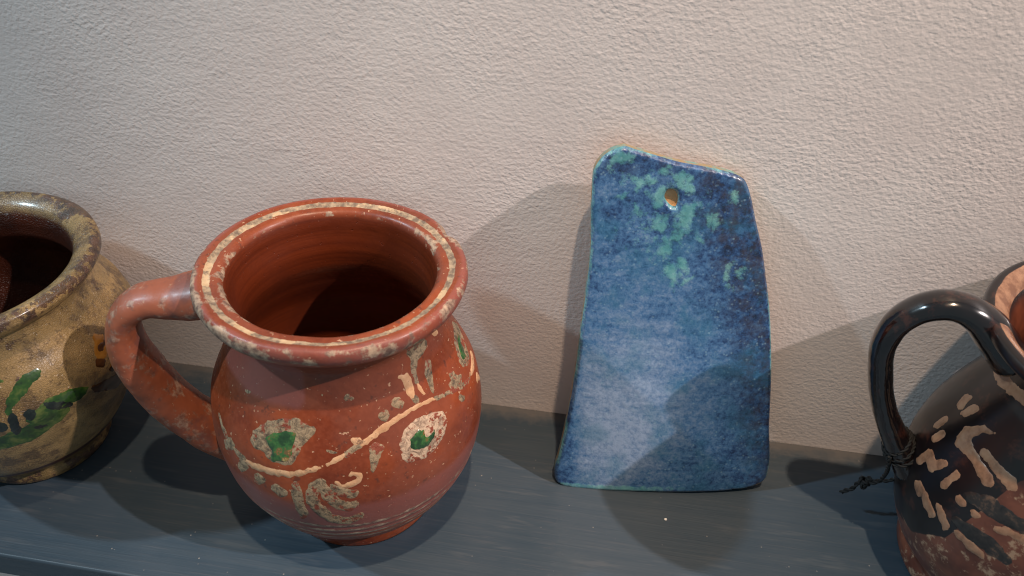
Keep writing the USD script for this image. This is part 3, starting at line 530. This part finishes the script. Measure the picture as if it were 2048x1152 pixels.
GREEN = g.out("green_glaze", base_color=col, roughness=0.24, coat_weight=0.5, coat_roughness=0.1, normal=g.bump(a, 0.0006, 0.6))

mug = thing("mug", label="red clay mug with a wide cream-ringed mouth, slip-trailed vine and green leaves", category="mug")
v, f, k = MUG.mesh()
th, r, z, side = k["th"], k["r"], k["z"], k["side"]
top = z > 0.125
n1 = fbm(v * 90, 3, 5)
cream_m = np.exp(-((r - 0.0460) / 0.0014) ** 4) * (z > 0.1300)
wear_m = 0.50 * top * sstep(r, 0.0480, 0.0515) * (0.4 + 1.2 * n1)
wear_m += 0.42 * top * (z > 0.13) * sstep(r, 0.0440, 0.0400) * (side > 0.5)
wear_m += 0.62 * np.exp(-(((np.degrees(th) - 36 + 180) % 360 - 180) / 9) ** 2) * top * (r > 0.041)
wear_m += 0.30 * np.exp(-(((np.degrees(th) - 215 + 180) % 360 - 180) / 40) ** 2) * top
for zr, a in ((0.0440, 0.70), (0.0390, 0.76), (0.0340, 0.80), (0.0290, 0.7)):
    wear_m += a * np.exp(-((z - zr - 0.0006 * np.sin(th * 2 + zr * 900)) / 0.0013) ** 2) * (side < 0.5)
wear_m += 0.40 * np.exp(-(((np.degrees(th) - 195 + 180) % 360 - 180) / 17) ** 2) * sstep(z, 0.066, 0.050) * (side < 0.5) * (z > 0.02)
inside = side * sstep(z, 0.1312, 0.1285)
# incised rings and a knocked-off bit of the lip
v = v.copy()
groove = sum(np.exp(-((z - zr) / 0.0008) ** 2) for zr in (0.0415, 0.0365, 0.0315)) * (side < 0.5)
chipm = np.exp(-(((np.degrees(th) - 38 + 180) % 360 - 180) / 4.0) ** 2) * sstep(r, 0.0465, 0.0515) * top
rad = (v - [MUG.x, MUG.y, 0]) * [1, 1, 0]
rad /= np.maximum(np.linalg.norm(rad, axis=1), 1e-9)[:, None]
v -= rad * (0.0005 * groove + 0.0011 * chipm + 0.0005 * top * (n1 - 0.5))[:, None]
v[:, 2] -= 0.0014 * chipm + 0.0006 * top * (fbm(v * 60, 2, 9) - 0.5)
degm = (np.degrees(th) + 180) % 360 - 180
sheen_dust_m = np.maximum(sstep(z, 0.066, 0.050) * sstep(z, 0.028, 0.036), sstep(z, 0.094, 0.104) * sstep(z, 0.122, 0.114) * sstep(degm, -84, -94) * sstep(degm, -168, -150)) * (side < 0.5)  # reflected sheen painted on the lower belly and upper-left neck
sheen_dust_m = np.maximum(sheen_dust_m, 0.62 * top * sstep(r, 0.0475, 0.0500) * (0.5 + n1))
obj("body", (v, f), CLAY, mug, masks=np.stack([cream_m - sheen_dust_m, np.clip(wear_m, 0, 1), inside], -1))
hp = [(-.1508, -.0711, .1228), (-.1575, -.0729, .1214), (-.1652, -.0749, .1206), (-.1724, -.0768, .1205), (-.1801, -.0789, .1167), (-.1851, -.0802, .1080), (-.1862, -.0805, .0973), (-.1835, -.0798, .0825), (-.1762, -.0778, .0629), (-.1664, -.0752, .0480), (-.1603, -.0735, .0395), (-.1547, -.0721, .0300), (-.1489, -.0705, .0215)]
hr = [.0132, .0122, .0102, .0094, .0094, .0100, .0108, .0114, .0118, .0120, .0110, .0084, .0040]
fl = [.62, .66, .70, .66, .64, .64, .66, .70, .72, .74, .74, .74, .7]
phi = math.radians(195)
hv, hf = tube(hp, hr, fl, side=(-math.sin(phi), math.cos(phi), 0), n=48, m=150, rough=0.06, seed=4)
obj("handle", (hv, hf), CLAY_HANDLE, mug, label="worn grey-flecked loop handle")
looks = dict(cream=CREAM, worn=WORN, pale=PALE, green=GREEN)
for i, (name, look, poly) in enumerate(MUG_DECOR):
    th_ = {"green": 0.0006, "cream": 0.00032}.get(look, 0.00026)
    obj(name, slip(MUG, poly, th_, 0.0008, seed=i, grow={"cream": -0.0002, "green": -0.0003}.get(look, 0.0001)), looks[look], mug)

# ------------------------------------------------------------------ ochre pot on the left
g = G()
r_, g_, b_ = g.attr("masks")
blot = g.noise(45, 4, 0.65)
fine = g.noise(260, 4, 0.65)
col = g.mix(g.step(blot, 0.36, 0.64), lin(116, 94, 56), lin(162, 132, 86))
crack = g.step(g.add("voronoi_texture", "distance", vector=g.add("vector_math", "vector", math_type="add", vector1="pos.position", vector2=g.add("vector_math", "vector", math_type="scale", vector1=g.noise(300, 2, out="color"), scale=0.0012)), scale=900.0, feature="distance_to_edge"), 0.16, 0.05)
cz = g.step(g.noise(30, 3, 0.6), 0.50, 0.62)
col = g.mix(g.math("multiply", crack, g.math("multiply", cz, 0.75)), col, lin(92, 62, 36))
brown = g.step(g.noise(75, 5, 0.72), 0.50, 0.60)
col = g.mix(g.math("multiply", brown, 0.7), col, lin(74, 56, 40))
spk = g.step(g.noise(340, 3, 0.7), 0.56, 0.64)
col = g.mix(g.math("multiply", spk, 0.45), col, lin(60, 44, 32))
red = g.step(g.math("add", g_, g.math("multiply", g.math("subtract", g.noise(150, 4, 0.72), 0.5), 2.6)), 0.48, 0.58)
col = g.mix(g.math("multiply", red, 0.8), col, g.mix(g.step(fine, 0.4, 0.6), lin(50, 36, 32), lin(88, 60, 48)))
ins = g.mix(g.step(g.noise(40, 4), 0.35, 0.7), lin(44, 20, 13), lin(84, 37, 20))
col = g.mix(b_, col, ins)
hg = g.math("add", g.math("multiply", fine, 0.5), g.math("multiply", crack, -0.5))
OCHRE = g.out("ochre_glaze", base_color=col, roughness=0.38, coat_weight=0.3, coat_roughness=0.16, normal=g.bump(hg, 0.0006, 0.6))
def paint(name, lo, mid, hi):
    g = G()
    a = g.noise(140, 4, 0.65)
    col = g.ramp(a, (0.34, lin(*lo)), (0.50, lin(*mid)), (0.66, lin(*hi)))
    return g.out(name, base_color=col, roughness=0.22, coat_weight=0.5, coat_roughness=0.1, normal=g.bump(a, 0.0003, 0.5))
POT_LOOK = dict(green=paint("leaf_green_paint", (24, 46, 16), (42, 76, 24), (96, 108, 50)), dark=paint("dark_paint", (14, 18, 16), (22, 28, 24), (44, 52, 42)),
                amber=paint("amber_paint", (112, 70, 18), (142, 94, 28), (160, 112, 48)), brown=paint("brown_paint", (38, 22, 12), (58, 34, 16), (84, 52, 24)))
pot = thing("pot", label="ochre crackle-glazed pot with green leaf strokes, left of the red mug", category="pot")
v, f, k = POT.mesh()
th, r, z, side = k["th"], k["r"], k["z"], k["side"]
n1 = fbm(v * 60, 3, 21)
rim_m = np.exp(-((r - 0.0552) / 0.003) ** 2) * (z > 0.103) * 0.44 + 0.20 * np.exp(-((z - 0.098) / 0.006) ** 2) * (side < 0.5) + 0.25 * (z > 0.103) * (n1 > 0.55)
foot_m = sstep(z, 0.012, 0.004) * 0.6 * (side < 0.5)
patch = np.exp(-(((np.degrees(th) - 62 + 180) % 360 - 180) / 10) ** 2) * (z > 0.108) * (r > 0.046) * 0.7
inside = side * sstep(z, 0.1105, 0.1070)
obj("body", (v, f), OCHRE, pot, masks=np.stack([0 * z, np.clip(rim_m + foot_m + patch, 0, 1), inside], -1))
pn = dict(green="painted_leaf", dark="painted_dot", amber="amber_patch", brown="painted_bar")
for i, (name, look, poly) in enumerate(POT_DECOR):
    obj(pn[look], slip(POT, poly, 0.00014 + 0.00004 * (look in ("dark", "brown")) + 0.00002 * (i % 4), 0.0007, soft=0.0006, seed=i), POT_LOOK[look], pot)

# ------------------------------------------------------------------ dark glazed jug on the right
def jug_material(name, masked):
    g = G()
    a = g.noise(60, 4, 0.6)
    col = g.mix(g.step(a, 0.35, 0.7), lin(11, 8, 10), lin(24, 16, 17))
    col = g.mix(g.math("multiply", g.step(g.noise(95, 5, 0.7), 0.56, 0.66), 0.55), col, lin(76, 42, 32))
    if masked:
        r_, g_, b_ = g.attr("masks")
        clay = g.mix(g.step(g.noise(80, 4, 0.6), 0.38, 0.64), lin(84, 44, 32), lin(112, 64, 47))
        clay = g.mix(g.math("multiply", g.step(g.noise(150, 5, 0.7), 0.55, 0.63), 0.7), clay, lin(176, 146, 118))
        e = g.math("add", g_, g.math("multiply", g.math("subtract", g.noise(120, 4, 0.65), 0.5), 0.8))
        col = g.mix(g.step(e, 0.42, 0.58), col, clay)
        tan = g.mix(g.step(g.noise(130, 4, 0.7), 0.42, 0.60), lin(112, 76, 56), lin(150, 112, 86))
        e2 = g.math("add", r_, g.math("multiply", g.math("subtract", g.noise(90, 4, 0.7), 0.5), 0.9))
        col = g.mix(g.step(e2, 0.42, 0.58), col, tan)
        col = g.mix(b_, col, g.mix(g.step(a, 0.4, 0.6), lin(72, 34, 20), lin(96, 48, 30)))
    hg = g.noise(45, 3, 0.5)
    return g.out(name, base_color=col, roughness=0.16 if not masked else 0.30, coat_weight=0.8 if not masked else 0.35, coat_roughness=0.06 if not masked else 0.18, normal=g.bump(hg, 0.0012, 0.35))
DARK = jug_material("dark_glaze", True)
DARK_H = jug_material("dark_handle_glaze", False)
jug = thing("jug", label="dark brown glazed jug with pale slip dabs, cut by the right edge of the picture", category="jug")
v, f, k = JUG.mesh()
th, r, z, side = k["th"], k["r"], k["z"], k["side"]
deg = (np.degrees(th) + 180) % 360 - 180
zb = np.interp(deg, [-180, -163, -149.4, -146.3, -144, -142.1, -138, -60, -40, 180], [.030, .0357, .0517, .0663, .0778, .089, .095, .095, .036, .030])
clay_m = sstep(z, zb + 0.003, zb - 0.003) * (side < 0.5)
lip_m = sstep(r, 0.0535, 0.0510) * (z > 0.1305) + 0.5 * np.exp(-((z - 0.034) / 0.001) ** 2) * (side < 0.5) + 0.45 * np.exp(-((z - 0.030) / 0.001) ** 2) * (side < 0.5)
inside = side * sstep(z, 0.1300, 0.1265)
obj("body", (v, f), DARK, jug, masks=np.stack([np.clip(lip_m, 0, 1), clay_m, inside], -1))
jp = [(.1555, -.0468, .1170), (.1465, -.0456, .1262), (.1375, -.0444, .1336), (.1287, -.0431, .1355), (.1172, -.0415, .1285), (.1127, -.0409, .1161), (.1153, -.0413, .0985), (.1206, -.0421, .0829), (.1290, -.0432, .0672), (.1410, -.0450, .0500)]
phj = math.radians(172)
hv, hf = tube(jp, [.0100, .0096, .0080, .0070, .0068, .0068, .0066, .0066, .0074, .0100], .72, side=(-math.sin(phj), math.cos(phj), 0), n=44, m=140, rough=0.05, seed=8)
obj("handle", (hv, hf), DARK_H, jug)
g = G()
a = g.noise(160, 4, 0.65)
JSLIP = g.out("jug_slip", base_color=g.ramp(a, (0.30, lin(112, 78, 58)), (0.5, lin(152, 112, 86)), (0.70, lin(168, 130, 102))), roughness=0.32, coat_weight=0.4, coat_roughness=0.15)
g = G()
a = g.noise(150, 4, 0.7)
JGREY = g.out("jug_smear", base_color=g.ramp(a, (0.36, lin(24, 20, 20)), (0.54, lin(46, 40, 37)), (0.70, lin(112, 84, 66))), roughness=0.32, coat_weight=0.4, coat_roughness=0.15)
JL = dict(slip=JSLIP, ochre=JSLIP, grey=JGREY)
for i, (name, look, poly) in enumerate(JUG_DECOR):
    obj(name, slip(JUG, poly, 0.00020 + 0.00002 * (i % 5), 0.0008, soft=0.0006, seed=i), JL[look], jug)

# ------------------------------------------------------------------ black cord knotted round the jug's handle
g = G()
CORD = g.out("black_cord", base_color=g.mix(g.noise(900, 2), lin(6, 6, 6), lin(17, 16, 15)), roughness=0.8)
def twisted(points, rad, m=120, seed=0):
    points = np.asarray(points, float)
    s = np.r_[0, np.cumsum(np.linalg.norm(np.diff(points, axis=0), axis=1))]
    S = np.linspace(0, s[-1], m)
    C = CubicSpline(s, points)(S)
    T = CubicSpline(s, points)(S, 1)
    T /= np.linalg.norm(T, axis=1)[:, None]
    A = np.cross(T, [0.2, 0.9, 0.35])
    A /= np.linalg.norm(A, axis=1)[:, None]
    B = np.cross(T, A)
    out = []
    for q in range(2):
        w = S / 0.0032 * np.pi + q * np.pi
        out.append(trimesh.Trimesh(*tube(C + rad * 0.55 * (np.cos(w)[:, None] * A + np.sin(w)[:, None] * B), np.full(m, rad * 0.62), n=8, m=m * 2), process=False))
    return trimesh.util.concatenate(out)
cord = thing("cord", label="thin black cord knotted round the foot of the jug's handle, its tail hanging free", category="cord")
hc = CubicSpline(np.arange(len(jp)), np.array(jp))
for q, u in enumerate((8.32, 8.44, 8.56)):
    c0, t = hc(u), hc(u, 1)
    t /= np.linalg.norm(t)
    s_ = np.array([-math.sin(phj), math.cos(phj), 0])
    b_ = np.cross(t, s_)
    rr = 0.0074 + 0.0006 * q
    a_ = np.linspace(0, 2 * np.pi, 22) + q
    ring = c0 + (rr + 0.0004) * np.cos(a_)[:, None] * s_ + (rr * 0.72 + 0.0006) * np.sin(a_)[:, None] * b_ + np.outer(np.sin(a_ + q) * 0.0012, t)
    obj("loop", twisted(ring, 0.0007), CORD, cord)
obj("strand", twisted([(.1290, -.0510, .0590), (.1318, -.0485, .0490), (.1346, -.0430, .0373), (.1338, -.0400, .0290), (.1299, -.0382, .0259)], 0.0008), CORD, cord)
obj("strand", twisted([(.1360, -.0525, .0560), (.1405, -.0480, .0440), (.1404, -.0420, .0361), (.1386, -.0395, .0308), (.1342, -.0382, .0283), (.1305, -.0380, .0272)], 0.0008), CORD, cord)
kn = np.array([.1312, -.0380, .0268])
a_ = np.linspace(0, 4 * np.pi, 40)
obj("knot", twisted(kn + np.stack([0.0016 * np.cos(a_) - 0.0006 * a_ / 6, 0.0019 * np.sin(a_), 0.0014 * np.sin(a_ * 1.5 + 1) - 0.0004 * a_ / 6], -1), 0.0009), CORD, cord)
obj("tail", twisted([(.1300, -.0380, .0262), (.1280, -.0370, .0225), (.1272, -.0372, .0200), (.1252, -.0366, .0172), (.1235, -.0363, .0148)], 0.0009), CORD, cord)

# ------------------------------------------------------------------ blue glazed tag leaning on the wall
TA, TX, TZ, TN = np.array([-0.00928, -0.04365, 0.00000]), np.array([0.98899, 0.14514, 0.02903]), np.array([-0.05728, 0.19441, 0.97925]), np.array([0.13648, -0.97012, 0.20058])
OUT = [(23.1, 171.6), (18.8, 170.2), (14.0, 166.5), (11.3, 160.9), (10.9, 149.1), (11.4, 126.8), (10.4, 110.3), (9.0, 93.1), (7.8, 77.7), (6.1, 58.9), (2.8, 33.4), (0.1, 17.0), (-1.6, 7.8), (-1.0, 2.5), (2.2, -0.6), (8.7, -1.5), (33.4, -2.3), (58.1, -2.5), (75.3, -2.1), (90.0, -1.0), (99.0, 1.2), (102.2, 4.4), (102.7, 10.0), (99.3, 36.8), (96.9, 59.2), (93.8, 80.5), (90.6, 98.3), (87.1, 112.8), (83.5, 126.9), (78.9, 140.4), (74.9, 152.4), (71.7, 158.1), (66.8, 160.4), (57.6, 162.7), (45.4, 165.0), (33.2, 168.5)]
HOLE = [(40.4, 150.5), (41.1, 152.8), (42.5, 153.7), (44.2, 153.3), (45.5, 151.6), (45.9, 148.7), (45.1, 146.2), (43.8, 146.6), (42.0, 148.0)]
OUT = [(u, max(w, -1.7)) for u, w in OUT]
PATCH = [[(33.9, 152.3), (35.8, 154.4), (39.0, 155.1), (40.7, 151.6), (40.6, 148.0), (37.0, 146.9), (35.4, 150.1)], [(43.3, 160.0), (46.5, 160.3), (50.6, 159.3), (51.5, 153.7), (48.6, 152.6), (45.6, 155.8)], [(47.1, 146.6), (50.3, 148.7), (54.6, 146.6), (52.3, 141.5), (50.7, 137.1), (47.2, 138.6), (46.2, 142.2)], [(35.0, 137.1), (37.2, 143.7), (42.0, 143.0), (43.1, 138.6), (40.6, 135.6)], [(39.6, 130.4), (42.1, 133.8), (44.8, 130.4), (44.9, 125.9), (41.5, 124.7), (37.9, 125.9)], [(45.0, 132.6), (46.7, 136.4), (50.5, 136.4), (48.4, 132.7)], [(42.8, 121.3), (46.0, 120.9), (48.5, 116.6), (48.1, 112.7), (46.2, 109.5), (44.7, 115.1)], [(47.8, 123.6), (50.7, 122.8), (53.8, 119.0), (51.9, 117.4), (48.9, 119.7)], [(50.3, 111.9), (52.8, 115.1), (54.5, 115.5), (52.4, 111.5)], [(58.4, 142.2), (61.6, 143.7), (63.7, 140.0), (61.6, 137.5), (58.7, 139.3)], [(53.7, 134.1), (57.2, 134.1), (58.2, 130.4), (54.7, 131.2)], [(69.0, 121.3), (70.3, 121.7), (70.4, 115.1), (69.4, 111.2), (72.4, 110.4), (68.8, 110.4)], [(73.5, 118.2), (75.7, 117.4), (75.4, 114.3), (73.4, 115.9)], [(66.8, 151.6), (70.0, 152.3), (69.8, 148.7), (67.8, 148.7)], [(22.2, 158.6), (24.1, 159.3), (23.6, 155.8), (22.6, 156.1)], [(26.8, 159.3), (30.7, 160.0), (35.5, 157.9), (31.0, 155.8), (29.2, 153.0)], [(27.4, 148.7), (29.6, 146.6), (33.1, 144.4), (29.8, 143.7)], [(21.9, 150.9), (25.2, 153.0), (24.0, 150.1)], [(17.7, 168.2), (22.1, 170.6), (26.1, 168.9), (23.7, 165.5), (17.9, 163.4)], [(35.8, 162.0), (41.0, 163.4), (40.6, 160.0), (37.3, 160.0)]]


def rounded(pts, n=8):
    p = np.array(pts + pts[:1], float)
    s = np.r_[0, np.cumsum(np.linalg.norm(np.diff(p, axis=0), axis=1))]
    c = np.stack([PchipInterpolator(s, p[:, q])(np.linspace(0, s[-1], n * len(pts), endpoint=False)) for q in (0, 1)], -1)
    return c


P = Polygon(rounded(OUT) / 1000).buffer(-0.002).buffer(0.002)
P = P.difference(Polygon(rounded(HOLE) / 1000).buffer(0.0))
THICK, RND = 0.0055, 0.0018
pts, tri, d, bounds = grid_fill(P, 0.0009)


def tag_at(p, depth):
    u, w = p[:, 0] * 1000, p[:, 1] * 1000
    bend = 3.6 * (1 - ((u - 52) / 54) ** 2) * (1 - w / 230) + 0.8 * (1 - sstep(w, 0, 25)) * 0
    wob = 0.5 * (fbm(np.c_[p * 45, 0 * u], 2, 77) - 0.5)
    return TA + np.outer(p[:, 0], TX) + np.outer(p[:, 1], TZ) + np.outer((bend + wob) / 1000 - depth, TN)


t = np.clip(1 - d / RND, 0, 1)
front = tag_at(pts, RND * (1 - np.sqrt(1 - t**2)) + 0.00015 * (fbm(np.c_[pts * 260, 0 * d], 3, 5) - 0.5))
back = tag_at(pts, THICK + 0 * d)
nv = len(pts)
verts, faces, col_r, off = [front], [tri], [np.zeros(nv)], 0
# sides: one strip per ring
sv, sf, k = [], [], 0
for b in bounds:
    nb = len(b)
    dep = np.linspace(RND, THICK, 5)
    hole_c = b.mean(0)
    for q in dep:
        deep = q if b is bounds[0] else RND + (q - RND) * 0.35
        sv.append(tag_at(b, np.full(nb, deep)))
    if b is not bounds[0]:
        floor_rings = [tag_at(hole_c + (b - hole_c) * t_, np.full(nb, RND + (THICK - RND) * 0.35 + 0.0004 * (1 - t_))) for t_ in (1.0, 0.6, 0.2)]
    base = 0
    i = np.arange(nb)
    for q in range(4):
        a0, a1 = k + q * nb, k + (q + 1) * nb
        sf.append(np.stack([a0 + i, a0 + (i + 1) % nb, a1 + (i + 1) % nb, a1 + i], -1))
    k += 5 * nb
sv = np.vstack(sv)
sf = np.vstack(sf)
sf = np.vstack([sf[:, [0, 1, 2]], sf[:, [0, 2, 3]]])
# glaze and painted-shine masks on the face
mm = pts * 1000
warp = mm + 4.0 * np.stack([fbm(np.c_[pts * 130, 0 * d + 3], 3, 11) - 0.5, fbm(np.c_[pts * 130, 0 * d + 9], 3, 12) - 0.5], -1) + 2.6 * np.stack([fbm(np.c_[pts * 300, 0 * d], 3, 1) - 0.5, fbm(np.c_[pts * 300, 0 * d + 5], 3, 2) - 0.5], -1)
turq = np.zeros(nv)
for q in PATCH:
    G_ = Polygon(q)
    dd = shapely.distance(G_.boundary, shapely.points(warp)) * np.where(shapely.contains_xy(G_, warp[:, 0], warp[:, 1]), 1, -1)
    turq = np.maximum(turq, sstep(dd, -3.4, 2.2))
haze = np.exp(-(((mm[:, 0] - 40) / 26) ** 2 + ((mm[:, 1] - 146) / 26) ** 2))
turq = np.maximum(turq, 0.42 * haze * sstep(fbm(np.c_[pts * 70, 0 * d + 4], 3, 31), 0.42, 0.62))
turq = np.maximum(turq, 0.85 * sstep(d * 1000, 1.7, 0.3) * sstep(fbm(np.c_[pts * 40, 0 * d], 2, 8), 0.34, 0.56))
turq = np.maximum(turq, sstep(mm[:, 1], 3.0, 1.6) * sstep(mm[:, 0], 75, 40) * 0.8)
pale = np.exp(-(((mm[:, 0] - 30) / 30) ** 2 + ((mm[:, 1] - 42) / 52) ** 2)) * sstep(mm[:, 0], 3, 12) * sstep(mm[:, 0] - mm[:, 1] * 0.9, 48, 18)  # pale glaze plus painted shine, kept out of the jug's cast shadow
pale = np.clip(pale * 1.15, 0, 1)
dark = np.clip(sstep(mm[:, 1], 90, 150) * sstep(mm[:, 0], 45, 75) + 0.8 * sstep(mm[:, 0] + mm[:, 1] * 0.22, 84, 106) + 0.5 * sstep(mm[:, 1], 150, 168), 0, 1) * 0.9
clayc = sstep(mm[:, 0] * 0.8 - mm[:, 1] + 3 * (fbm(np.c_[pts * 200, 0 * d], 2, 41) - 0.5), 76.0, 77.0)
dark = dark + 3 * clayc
g = G()
r_, g_, b_ = g.attr("masks")
fine = g.noise(520, 4, 0.7)
mid = g.noise(120, 4, 0.65)
big = g.noise(30, 3, 0.6)
strk = g.noise(1.0, 3, 0.6, g.stretch(60, 60, 260))
clay_ = g.step(b_, 1.4, 2.4)
b_ = g.math("minimum", b_, 1.0)
tone = g.math("add", g.math("multiply", g.math("subtract", fine, 0.5), 1.15), g.math("add", g.math("multiply", g.math("subtract", mid, 0.5), 0.5), g.math("multiply", g.math("subtract", big, 0.5), 0.4)))
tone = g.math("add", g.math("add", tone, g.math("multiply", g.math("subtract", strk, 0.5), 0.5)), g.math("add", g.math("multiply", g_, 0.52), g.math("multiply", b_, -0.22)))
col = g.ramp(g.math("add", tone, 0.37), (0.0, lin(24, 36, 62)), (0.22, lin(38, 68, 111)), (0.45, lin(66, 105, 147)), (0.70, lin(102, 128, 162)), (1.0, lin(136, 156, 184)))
col = g.mix(g.math("multiply", g.step(g.noise(48, 4, 0.6), 0.50, 0.64), 0.45), col, lin(46, 104, 134))
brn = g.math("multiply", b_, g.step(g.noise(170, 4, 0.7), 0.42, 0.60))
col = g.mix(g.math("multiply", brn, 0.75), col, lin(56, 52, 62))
tq = g.step(g.math("add", r_, g.math("multiply", g.math("subtract", g.noise(300, 4, 0.75), 0.5), 2.2)), 0.34, 0.92)
col = g.mix(g.math("multiply", tq, 0.68), col, g.mix(g.step(mid, 0.4, 0.65), lin(84, 150, 150), lin(132, 190, 180)))
dots = g.step(g.voronoi(520), 0.34, 0.14)
dsel = g.step(g.noise(220, 3), 0.48, 0.60)
col = g.mix(g.math("multiply", g.math("multiply", dots, dsel), 0.32), col, lin(146, 178, 192))
col = g.mix(clay_, col, lin(172, 118, 76))
hgt = g.math("add", fine, g.math("add", mid, g.math("multiply", tq, 0.6)))
BLUE = g.out("blue_glaze", base_color=col, roughness=g.add("map_range", "result", value=fine, from_min=0.35, from_max=0.65, to_min=0.28, to_max=0.44), specular_ior_level=0.55, coat_weight=0.45, coat_roughness=0.16, normal=g.bump(hgt, 0.0003, 0.5))
g = G()
a = g.noise(240, 4, 0.65)
BARE = g.out("bare_clay", base_color=g.mix(g.step(a, 0.4, 0.62), lin(196, 160, 118), lin(212, 182, 142)), roughness=0.6, normal=g.bump(a, 0.0003, 0.5))
g = G()
a = g.noise(120, 4, 0.65)
RIMC = g.out("glazed_edge", base_color=g.mix(g.step(a, 0.42, 0.58), lin(98, 140, 136), lin(142, 120, 88)), roughness=0.45, normal=g.bump(a, 0.0003, 0.5))
tag = thing("tag", label="blue and turquoise glazed clay tag with a hole near its top, leaning on the wall", category="ceramic tag")
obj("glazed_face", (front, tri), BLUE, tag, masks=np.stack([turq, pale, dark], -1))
n0 = len(bounds[0]) * 5
is_hole = (sf >= n0).all(1)


def compact(v, f):
    keep, idx = np.unique(f, return_inverse=True)
    return v[keep], idx.reshape(f.shape)


obj("edge", compact(sv, sf[~is_hole]), RIMC, tag, label="thin turquoise and tan edge")
obj("hole_wall", compact(sv, sf[is_hole]), BARE, tag, label="bare tan clay inside the hanging hole")
nb = len(bounds[1])
fi = np.arange(nb)
ff = np.vstack([np.stack([q * nb + fi, q * nb + (fi + 1) % nb, (q + 1) * nb + (fi + 1) % nb, (q + 1) * nb + fi], -1) for q in range(2)])
ff = np.vstack([ff[:, [0, 1, 2]], ff[:, [0, 2, 3]], np.stack([np.full(nb, 3 * nb), 2 * nb + fi, 2 * nb + (fi + 1) % nb], -1)])
obj("hole_floor", (np.vstack(floor_rings + [floor_rings[2].mean(0)[None]]), ff), BARE, tag)
obj("back", (back, tri[:, ::-1]), BARE, tag)

g = G()
CRUMB = g.out("white_crumb", base_color=lin(226, 222, 216), roughness=0.8)
cr = trimesh.creation.icosphere(2, 0.00075)
cr.vertices *= [1, 0.8, 0.7]
cr.vertices += 0.0003 * (fbm(cr.vertices * 1500 + 5, 2, 3) - 0.5)[:, None]
cr.apply_translation([0.0436, -0.0550, 0.0004])
obj("crumb", cr, CRUMB, label="tiny white plaster crumb lying on the shelf in front of the blue tag", category="crumb")
